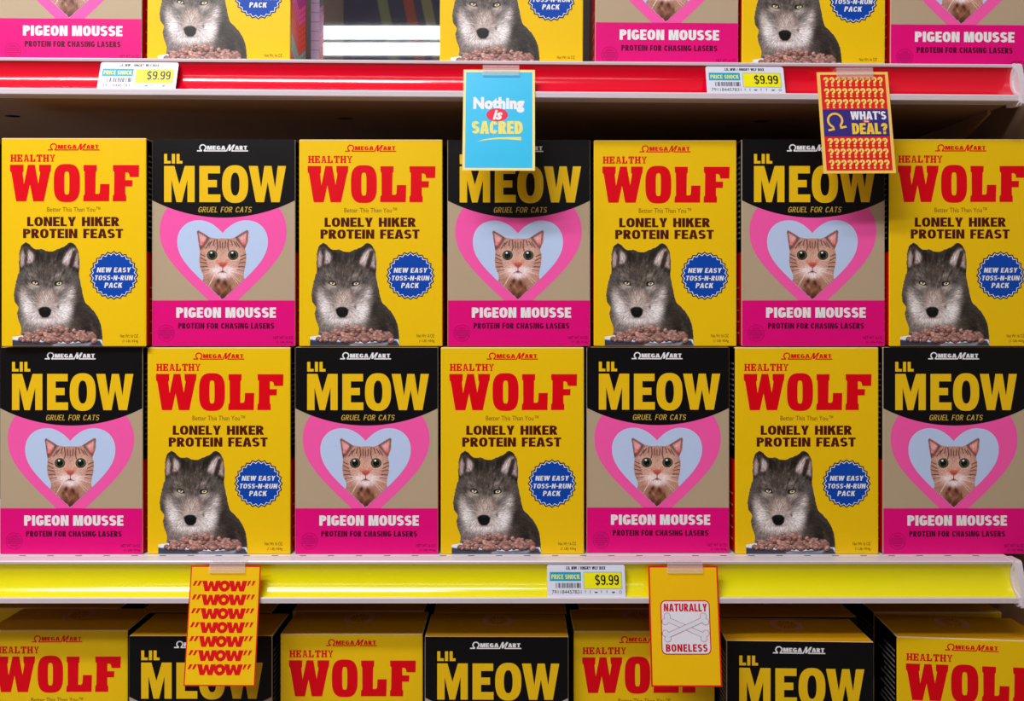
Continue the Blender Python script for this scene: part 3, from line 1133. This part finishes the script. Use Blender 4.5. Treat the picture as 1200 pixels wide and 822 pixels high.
def shelf_board(name, z, tilt, label, slots=False):
    root = empty(name, (0, 0, z), (0, tilt, 0))
    b = MB()
    b.box((XL, -.009, -.0025), (XR, DEPTH, 0), SHELFW)
    b.build('shelf_top', root)
    b = MB()
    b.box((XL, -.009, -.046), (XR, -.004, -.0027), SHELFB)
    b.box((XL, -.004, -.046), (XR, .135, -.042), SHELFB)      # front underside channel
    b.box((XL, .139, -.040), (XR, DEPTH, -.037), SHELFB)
    b.build('underside_pan', root)
    for x in (-.93, -.46, .02, .50):
        p = MB()
        p.box((x, .02, -.0416), (x + .004, .029, -.0030), DARKBACK)
        # oval punched hole seen as a dark recess
    h = MB()
    for x in (-.72, -.24, .36):
        n = 14
        ring = [(x + .011 * math.cos(2 * math.pi * k / n), .088 + .006 * math.sin(2 * math.pi * k / n), -.0462) for k in range(n)]
        h.face(ring[::-1], SIDEBLK)
    h.build('punched_hole', root)
    for x in (XR - .006,):
        k = MB()
        P = [(.02, -.046), (.02, -.052), (.17, -.105), (DEPTH - .01, -.105), (DEPTH - .01, -.037), (.139, -.046)]
        k.prism_x(P, x - .002, x + .002, SHELFB)
        k.build('bracket', root)
    if slots:
        s = MB()
        for i in range(50):
            x = XL + .02 + i * .0385 * .96
            if x < XR - .02:
                s.box((x, -.0065, 0), (x + .0085, -.0045, .00015), SIDEBLK)
        s.build('slot_row', root)
    tag(root, label, 'shelf')
    return root


shelf_board('store_shelf', Z_UP, TILT, 'upper shelf behind the red price rail, brown underside showing')
shelf_board('store_shelf', Z_MID, 0, 'white slotted shelf behind the yellow price rail', True)
shelf_board('store_shelf', Z_LOW, 0, 'lowest shelf, under the bottom row of boxes')
rail_unit('price_rail', (0, 0, Z_UP), TILT, REDRAIL, 'red concave price rail with white lips along the upper shelf')
rail_unit('price_rail', (0, 0, Z_MID), 0, YELRAIL, 'yellow concave price rail with white lips along the lower shelf')

# backboard, side panel, floor of the display
b = MB()
b.box((-1.3, DEPTH + .004, 0), (.715, DEPTH + .02, 2.25), DARKBACK)
tag(b.build('wall_back'), kind='structure')
b = MB()
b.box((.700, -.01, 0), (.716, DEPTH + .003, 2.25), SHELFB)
tag(b.build('wall_right'), kind='structure')
b = MB()
b.box((-3, -5.2, -.05), (3, 1.0, 0), mat('store_floor', (150, 142, 136), .35, .5, .08, 4))
tag(b.build('floor'), kind='structure')
# the store behind the photographer, seen only in the mirror
b = MB()
b.box((-3, -5.3, 0), (3, -5.2, 4.6), mat('far_store_wall', (170, 156, 148), .7, .3, .25, 3))
tag(b.build('wall_far'), kind='structure')

# ---------------------------------------------------------------- boxes on the shelves
WOLF = make_wolf_box()
CAT = make_cat_box()
used = {'w': False, 'c': False}
GW = 'yellow wolf-picture pet food boxes'
GC = 'black-topped cat-picture pet food boxes'
ORD = ['first', 'second', 'third', 'fourth', 'fifth', 'sixth', 'seventh']


def put(kind, px, z, label, y=0.0, yaw=None, tilt=0.0):
    src = WOLF if kind == 'w' else CAT
    o = copy_tree(src) if used[kind] else src
    used[kind] = True
    x = (px - 600) / F * (1 + y)
    yaw = R.uniform(-.35, .35) if yaw is None else yaw
    if tilt:
        z = z - math.tan(tilt) * x + .0003
    o.location = (x, y, z)
    o.rotation_euler = (0, tilt, math.radians(yaw))
    tag(o, label, 'box', GW if kind == 'w' else GC)
    return o


D = {'w': 'yellow wolf-picture box', 'c': 'black-topped cat-picture box'}
# row on the yellow-railed shelf
rowB = [('c', 83.5, 0), ('w', 256.5, 0), ('c', 429.5, 0), ('w', 600.5, 0), ('c', 771, .004), ('w', 945.5, 0), ('c', 1118.5, 0)]
for i, (k, px, y) in enumerate(rowB):
    put(k, px, Z_MID + .0002, '%s standing on the yellow-railed shelf, %s from the left in its row' % (D[k], ORD[i]), y)
# row stacked on top of it
rowA = [('w', 86.5, -.008), ('c', 262, 0), ('w', 434.5, 0), ('c', 608, .003), ('w', 779.5, .004), ('c', 953, 0), ('w', 1126, -.002)]
for i, (k, px, y) in enumerate(rowA):
    put(k, px, Z_MID + BH + .0011, '%s in the upper row of the two-high stack, %s from the left' % (D[k], ORD[i]), y)
# row on the red-railed shelf, cut by the top of the picture; one place is empty
rowT = [('c', 82, 0), ('w', 256, 0), ('w', 599, 0), ('c', 781, 0), ('w', 953, 0), ('c', 1127, 0)]
TL = ['cat-picture box at the far left above the red rail', 'wolf-picture box left of the mirror above the red rail, orange side panel showing',
      'wolf-picture box right of the mirror, above the blue sign', 'cat-picture box fourth from the left above the red rail',
      'wolf-picture box above the right price label of the red rail', 'cat-picture box at the far right above the red rail']
for i, (k, px, y) in enumerate(rowT):
    o = put(k, px, Z_UP, TL[i], y, 0.0, TILT)
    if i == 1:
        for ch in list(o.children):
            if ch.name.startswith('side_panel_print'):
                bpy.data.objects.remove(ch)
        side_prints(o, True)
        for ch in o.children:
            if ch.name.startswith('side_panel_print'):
                ch['label'] = 'side print with orange chevrons and painted violet glare'
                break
# bottom row, tops in view
rowC = [('w', 67, 738.5), ('c', 235, 745.5), ('w', 412, 743), ('c', 582, 746.5), ('w', 755, 739.5), ('c', 937.5, 752), ('w', 1139, 749)]
for i, (k, px, ytop) in enumerate(rowC):
    yy = (745.5 - ytop) / 377.5 * .97
    o = put(k, px, Z_LOW + .0003, '%s in the bottom row under the yellow rail, %s from the left' % (D[k], ORD[i]), yy, {5: -1.6, 6: -4.6}.get(i), 0)
# boxes standing behind the bottom row
rowD = [('w', 64, .098), ('c', 240, .079), ('w', 420, .086), ('c', 586, .078), ('w', 755, .096), ('c', 925, .083), ('w', 1102, .092)]
for i, (k, px, y) in enumerate(rowD):
    y = (745.5 - rowC[i][2]) / 377.5 * .97 + (.0775, .0785, .0775, .0775, .0775, .0800, .0885)[i]
    put(k, px, Z_LOW + .0003, 'gold-topped box behind the %s box from the left in the bottom row' % ORD[i], y)

# ---------------------------------------------------------------- mirror in the empty place
mir = bpy.data.materials.new('mirror_silver')
mir.use_nodes = True
pb = mir.node_tree.nodes['Principled BSDF']
pb.inputs['Base Color'].default_value = (.86, .87, .9, 1)
pb.inputs['Metallic'].default_value = 1
pb.inputs['Roughness'].default_value = .022
LAV = mat('pale_lilac_plastic', (206, 188, 222), .35, .5, .05)
mx0, mx1 = (364.5 - 600) / F * 1.088, (522 - 600) / F * 1.088
root = empty('mirror_panel', ((mx0 + mx1) / 2, .088, Z_UP + .0030))
hw = (mx1 - mx0) / 2
b = MB(); b.box((-hw + .0125, 0, .0), (hw, .004, .24), mir); b.build('mirror_sheet', root)
b = MB(); b.box((-hw, -.001, 0), (-hw + .0123, .004, .24), LAV)
for k in range(12):
    b.box((-hw + .0005, -.0014, .01 + k * .0135), (-hw + .0120, -.0011, .0108 + k * .0135), mat('joint_line', (150, 132, 170), .5))
b.build('frame_strip', root)
tag(root, 'upright mirror in the empty place above the red rail, reflecting two bright tubes', 'mirror')


# ---------------------------------------------------------------- price labels
def price_label(px, zsurf, tilt, label):
    x = (px - 600) / F * .97
    s = .972 / F
    w, h = 91.2, 37.2
    top = Vector((x, -.0258, zsurf - math.tan(tilt) * x - .0046))
    bot = Vector((x, -.0362, zsurf - math.tan(tilt) * x - .0438))
    ang = math.atan2(top.y - bot.y, top.z - bot.z)
    # card hangs from its foot, leaning back into the channel
    root = empty('price_label', bot, (-ang, tilt, 0))
    H = (top - bot).length
    k = H / h
    def cv(u, v):
        return ((u - w / 2) * s, (h - v) * k)
    # rounded card
    card = Print(cv, 0)
    rr = 3.2
    pts = []
    for cx, cy, a0 in ((w - rr, rr, -90), (w - .3, h - .3, 0), (.3, h - .3, 90), (rr, rr, 180)):
        rad = rr if cy == rr else .3
        for q in range(6):
            a = math.radians(a0 + 18 * q)
            pts.append((cx + rad * math.cos(a), cy + rad * math.sin(a)))
    paper = mat('label_paper', (222, 226, 242), .3, .5, .02)
    card.poly(pts, paper)
    # thickness
    n = len(pts)
    for i in range(n):
        a, c = pts[i], pts[(i + 1) % n]
        A_, C_ = cv(*a), cv(*c)
        card.face([(A_[0], 0, A_[1]), (C_[0], 0, C_[1]), (C_[0], .0004, C_[1]), (A_[0], .0004, A_[1])], paper)
    card.build('label_card', root)
    def Z(a, b_):
        return ((a - 115) / 10.909, (b_ - 110) / 10.909)
    p = Print(cv, 1)
    q, e = Z(360, 136), Z(862, 175)
    grotesk(p, 'LIL MW / HNGRY WLF BOX', q[0], q[1], e[0], e[1], BLACK, 23, 10)
    p.build('product_lettering', root)
    p = Print(cv, 1)
    q, e = Z(150, 205), Z(548, 315)
    p.rect(q[0], q[1], e[0], e[1], ink('label_cyan', (24, 160, 200)))
    p.y = -.00018
    q, e = Z(170, 235), Z(530, 292)
    grotesk(p, 'PRICE SHOCK', q[0], q[1], e[0], e[1], ink('label_lime', (226, 236, 120)), 23, 9)
    p.build('slogan_panel', root)
    p = Print(cv, 1)
    LB = ink('label_blue_line', (60, 150, 200))
    q, e = Z(580, 205), Z(1068, 412)
    p.rect(q[0], q[1], e[0], e[1], LB)
    p.y = -.00018
    p.rect(q[0] + .5, q[1] + .6, e[0] - .5, e[1] - .4, ink('label_yellow', (242, 236, 20)))
    p.y = -.00027
    q, e = Z(726, 236), Z(1028, 368)
    grotesk(p, '$9.99', q[0], q[1] + .4, e[0], e[1] - .4, BLACK, 17, 9)
    p.build('price_panel', root)
    p = Print(cv, 1)
    rr_ = random.Random(4)
    a, y0 = Z(226, 338)
    e, y1 = Z(548, 400)
    while a < e - .6:
        ww = rr_.choice([.35, .6, .9, 1.3])
        p.rect(a, y0, min(e, a + ww), y1, BLACK)
        a += ww + rr_.choice([.35, .5, .8, 1.3])
    p.build('barcode', root)
    p = Print(cv, 1)
    q, e = Z(175, 426), Z(550, 470)
    p.text('791184457831', q[0], q[1], e[0], e[1], BLACK, .0)
    p.build('barcode_number', root)
    p = Print(cv, 1)
    for i, a in enumerate((600, 662, 735, 803, 872, 955, 1045)):
        q = Z(a, 448)
        g = ink('icon_grey', (90, 100, 110))
        if i in (0, 3, 4):
            p.line([(q[0] - .8, q[1] - 1.2), (q[0] + .8, q[1] - 1.2)], .5, g)
            p.line([(q[0], q[1] - 1.2), (q[0], q[1] + 1.4)], .6, g)
        elif i == 1:
            p.line([(q[0], q[1] - 1.6), (q[0], q[1] + 1.6)], .7, g)
        elif i in (2, 5):
            p.poly([(q[0] + 2 * math.cos(t * math.pi / 8), q[1] - .4 + 1.9 * math.sin(t * math.pi / 8)) for t in range(9)], g)
        else:
            p.ell(q[0], q[1], 1.7, 1.7, g, 16, (1.2, 1.2, 2))
    p.build('icon_row', root)
    tag(root, label, 'price label', 'shelf price labels')
    return root


price_label(162, Z_UP, TILT, 'white price label at the left end of the red rail')
price_label(873, Z_UP, TILT, 'white price label on the red rail left of the question mark sign')
price_label(686.8, Z_MID, 0, 'white price label on the yellow rail')


# ---------------------------------------------------------------- hanging signs
def sign(px, ztop, wpx, hpx, cardm, label, paint, roll=0.0, clip=(.27, .78)):
    d = .963
    x = (px - 600) / F * d
    s = d / F
    ang = math.radians(8.5)
    root = empty('hanging_sign', (x, -.0362, ztop), (ang * -1, math.radians(roll), 0))
    hh = hpx * s
    def cv(u, v):
        return ((u - wpx / 2) * s, -v * s)
    b = MB()
    b.box((-wpx / 2 * s, 0, -hh), (wpx / 2 * s, .0007, 0), cardm)
    b.build('card', root)
    paint(root, cv)
    # ribbed clear clip gripping card and rail lip
    c0, c1 = (clip[0] - .5) * wpx * s, (clip[1] - .5) * wpx * s
    b = MB()
    b.box((c0, -.0026, -.0085), (c1, -.0012, .0042), CLEAR)
    rib = mat('clip_rib', (226, 226, 236), .2, .6)
    for z in (-.0082, -.0045, -.0008, .003):
        b.box((c0, -.0034, z), (c1, -.0026, z + .0010), CLEAR)
    o = b.build('sign_clip', root)
    o['label'] = 'clear ribbed plastic clip'
    b = MB()
    b.box((c0, -.0012, .0046), (c1, .0095, .0058), CLEAR)
    b.build('clip_arm', o)
    tag(root, label, 'sign')
    return root


def paint_sacred(root, cv):
    CY = mat('sign_cyan', (10, 190, 238), .35, .5, .03, 20)
    p = Print(cv, 1); p.rect(3, 3, 80.6, 119.8, CY)
    p.build('cyan_field', root)
    def Z(a, b_): return ((a - 50) / 5.87, (b_ - 65) / 5.87)
    PY = ink('pale_yellow', (238, 228, 120))
    p = Print(cv, 2)
    q, e = Z(120, 264), Z(468, 376)
    p.text('Nothing', q[0], q[1], e[0], e[1], WHITE, .06, space=1.08)
    p.build('white_lettering', root)
    p = Print(cv, 3)
    q = Z(283, 392)
    p.ell(q[0], q[1], 12.6, 8.0, ink('coral_red', (236, 44, 76)), 32)
    p.y = -.00036
    q, e = Z(254, 356), Z(320, 428)
    p.text('is', q[0], q[1], e[0], e[1], WHITE, .04, .25)
    p.build('red_oval', root)
    p = Print(cv, 2)
    q, e = Z(112, 437), Z(458, 528)
    grotesk(p, 'SACRED', q[0], q[1], e[0], e[1], PY, 26, 5)
    p.poly([Z(*k) for k in ((147, 584), (200, 566), (280, 555), (380, 551), (448, 550), (446, 574), (380, 568), (290, 566), (210, 573))], PY)
    p.build('yellow_lettering', root)


def paint_wow(root, cv):
    p = Print(cv, 1)
    p.rect(1.4, 1.4, 80.6, 131.6, mat('sign_yellow', (255, 204, 10), .35, .5, .03, 20))
    p.build('yellow_field', root)
    OR = ink('wow_red', (226, 20, 30))
    p = Print(cv, 2)
    for i in range(7):
        y0 = 16.8 + i * 15.4
        y1 = y0 + 11.9
        for k in (0, 1):
            a = 4 + k * 5.2
            p.poly([(a + 1.9, y0), (a + 5.2, y0), (a + 2.0, y0 + 5.6), (a - .6, y0 + 5.6)], OR)
            a = 66.6 + k * 5.2
            p.poly([(a + 1.9, y0), (a + 5.2, y0), (a + 2.0, y0 + 5.6), (a + .2, y0 + 5.6)], OR)
        W0 = [(0, 0), (27, 0), (33, 56), (41, 4), (59, 4), (67, 56), (73, 0), (100, 0), (84, 100), (59, 100), (50, 52), (41, 100), (16, 100)]
        for ox in (14.4, 45.6):
            p.poly([(ox + x * .215, y0 + y * .119) for x, y in W0], OR)
        p.ell(40.6, (y0 + y1) / 2, 6.5, 6.3, OR, 28, (2.3, 2.3, 2))
    p.build('red_lettering', root)


def paint_deal(root, cv):
    RD = mat('sign_red', (228, 26, 34), .35, .5, .03, 20)
    p = Print(cv, 1)
    p.rect(3.6, 3.2, 79.6, 120.2, RD)
    p.build('red_field', root)
    PQ = ink('question_yellow', (250, 222, 110))
    p = Print(cv, 2)
    for r_, (a, b_) in enumerate(((6.2, 17.6), (20, 31.2), (33.4, 44.6), (81.2, 91.6), (93.6, 104.8), (107.2, 118.2))):
        for k in range(10):
            u = 7 + k * 7.05
            grotesk(p, '?', u, a, u + 6.1, b_, PQ, 22)
    tag(p.build('question_marks', root), kind='stuff')
    p = Print(cv, 2)
    p.rect(3.6, 46.2, 79.6, 79.2, ink('indigo', (58, 48, 132)))
    bl = p.build('indigo_band', root)
    p = Print(cv, 3)
    grotesk(p, "WHAT'S", 35.6, 48.6, 77.0, 58.8, WHITE, 24, 6)
    grotesk(p, 'DEAL?', 36.4, 63.0, 77.4, 76.4, ink('deal_yellow', (248, 206, 60)), 25, 5)
    p.ell(53.4, 60.8, 4.6, 1.8, RD, 20)
    p.y = -.00036
    p.text('the', 50.8, 59.5, 56, 62, WHITE, .03)
    p.build('slogan_lettering', bl)
    p = Print(cv, 3)
    p.omega(17.4, 59.5, 8.2, 2.5, ink('omega_gold', (250, 200, 70)), 69.6, 5.4, 38, -12)
    p.build('gold_symbol', bl)


def paint_bone(root, cv):
    RDI = ink('bone_red', (206, 20, 44))
    p = Print(cv, 1)
    p.rect(1.8, 1.8, 79.6, 131.8, mat('sign_gold', (255, 200, 6), .35, .5, .03, 20))
    p.build('yellow_field', root)
    def rr(x0, y0, x1, y1, r):
        o = []
        for cx, cy, a0 in ((x1 - r, y0 + r, -90), (x1 - r, y1 - r, 0), (x0 + r, y1 - r, 90), (x0 + r, y0 + r, 180)):
            for q in range(7):
                a = math.radians(a0 + 15 * q)
                o.append((cx + r * math.cos(a), cy + r * math.sin(a)))
        return o
    p = Print(cv, 2)
    p.poly(rr(13, 38.4, 70.4, 98.6, 6), RDI)
    p.y = -.00027
    p.poly(rr(14.2, 39.6, 69.2, 97.4, 5), ink('badge_white', (236, 236, 246)))
    bd = p.build('white_badge', root)
    p = Print(cv, 5)
    grotesk(p, 'NATURALLY', 16.8, 42.2, 67, 50.8, RDI, 23, 9)
    p.build('badge_lettering', bd)
    p = Print(cv, 5)
    grotesk(p, 'BONELESS', 18.0, 87.0, 66, 95.2, RDI, 23, 12)
    p.build('badge_lettering', bd)
    BF = ink('bone_fill', (226, 232, 246))
    def bone(flip, layer):
        cx, cy, L, w, kr = 41.5, 68.6, 22.5, 2.5, 3.5
        a = math.radians(23) * flip
        def rot(x, y):
            return (cx + x * math.cos(a) - y * math.sin(a), cy + x * math.sin(a) + y * math.cos(a))
        for grow, m, ly in ((.42, RDI, layer), (-.05, BF, layer + 1)):
            p.y = -.00009 * ly
            p.poly([rot(*k) for k in ((-L, -w - grow), (L, -w - grow), (L, w + grow), (-L, w + grow))], m)
            for sx in (-1, 1):
                for sy in (-1, 1):
                    c = rot(sx * (L + 1.6), sy * 3.2)
                    p.ell(c[0], c[1], kr + grow, kr + grow, m, 18)
    p = Print(cv, 4)
    bone(1, 4)
    bone(-1, 6)
    p.build('crossed_bones', bd)


YB = mat('sign_border_yellow', (244, 226, 140), .4)
OB = mat('sign_border_gold', (250, 206, 100), .4)
RB = mat('sign_border_red', (228, 28, 24), .4)


def top_z(px, surf, tilt, ypix):
    return ZC + (368 - ypix) / F * .966


sign(585, top_z(585, Z_UP, TILT, 82.5), 83.6, 123, YB, 'cyan sign reading Nothing is SACRED, clipped to the red rail', paint_sacred, 0.2)
sign(999, top_z(999, Z_UP, TILT, 85.2), 83.2, 123.6, OB, 'red sign full of question marks, clipped to the red rail', paint_deal, -.3)
sign(264.6, top_z(264, Z_MID, 0, 662.8), 82, 133, RB, 'yellow sign repeating WOW in red, clipped to the yellow rail', paint_wow, 0.2)
sign(800.4, top_z(800, Z_MID, 0, 663), 81.4, 133.6, RB, 'orange-yellow sign with crossed bones badge, clipped to the yellow rail', paint_bone, 0.0)

# ---------------------------------------------------------------- ceiling tubes behind the photographer (seen in mirror and rails)
root = empty('ceiling_light', (-.62, -2.9, ZC + 1.520))
HS = mat('lamp_housing', (200, 200, 205), .4)
b = MB()
for x in (-1.47, 1.44):
    b.box((x, -.28, -.03), (x + .03, .05, .08), HS)
b.build('end_bracket', root)
for y in (0, -.25):
    b = MB(); b.cyl_x((y, 0), .031, -1.45, 1.45, TUBE, 14); b.build('tube', root)
tag(root, 'twin-tube ceiling light of the aisle, reflected in the mirror', 'ceiling light')
# hanging banner across the aisle, seen blurred in the mirror
root = empty('aisle_banner', (-.95, -4.7, 3.0))
b = MB(); b.box((-.36, 0, 0), (.42, .02, 1.6), mat('banner_navy', (84, 84, 104), .8, .2, .3, 4)); b.build('cloth', root)
b = MB()
for x, m in ((-.2, mat('banner_green', (124, 134, 104), .8)), (.0, mat('banner_red', (160, 88, 80), .8)), (.14, mat('banner_olive', (140, 138, 112), .8))):
    b.face([(x + .25, .024, .0), (x + .33, .024, .0), (x + .03, .024, 1.5), (x - .05, .024, 1.5)], m)
b.build('stripes', root)
tag(root, 'dark blue banner with green and red diagonal stripes across the aisle', 'banner')
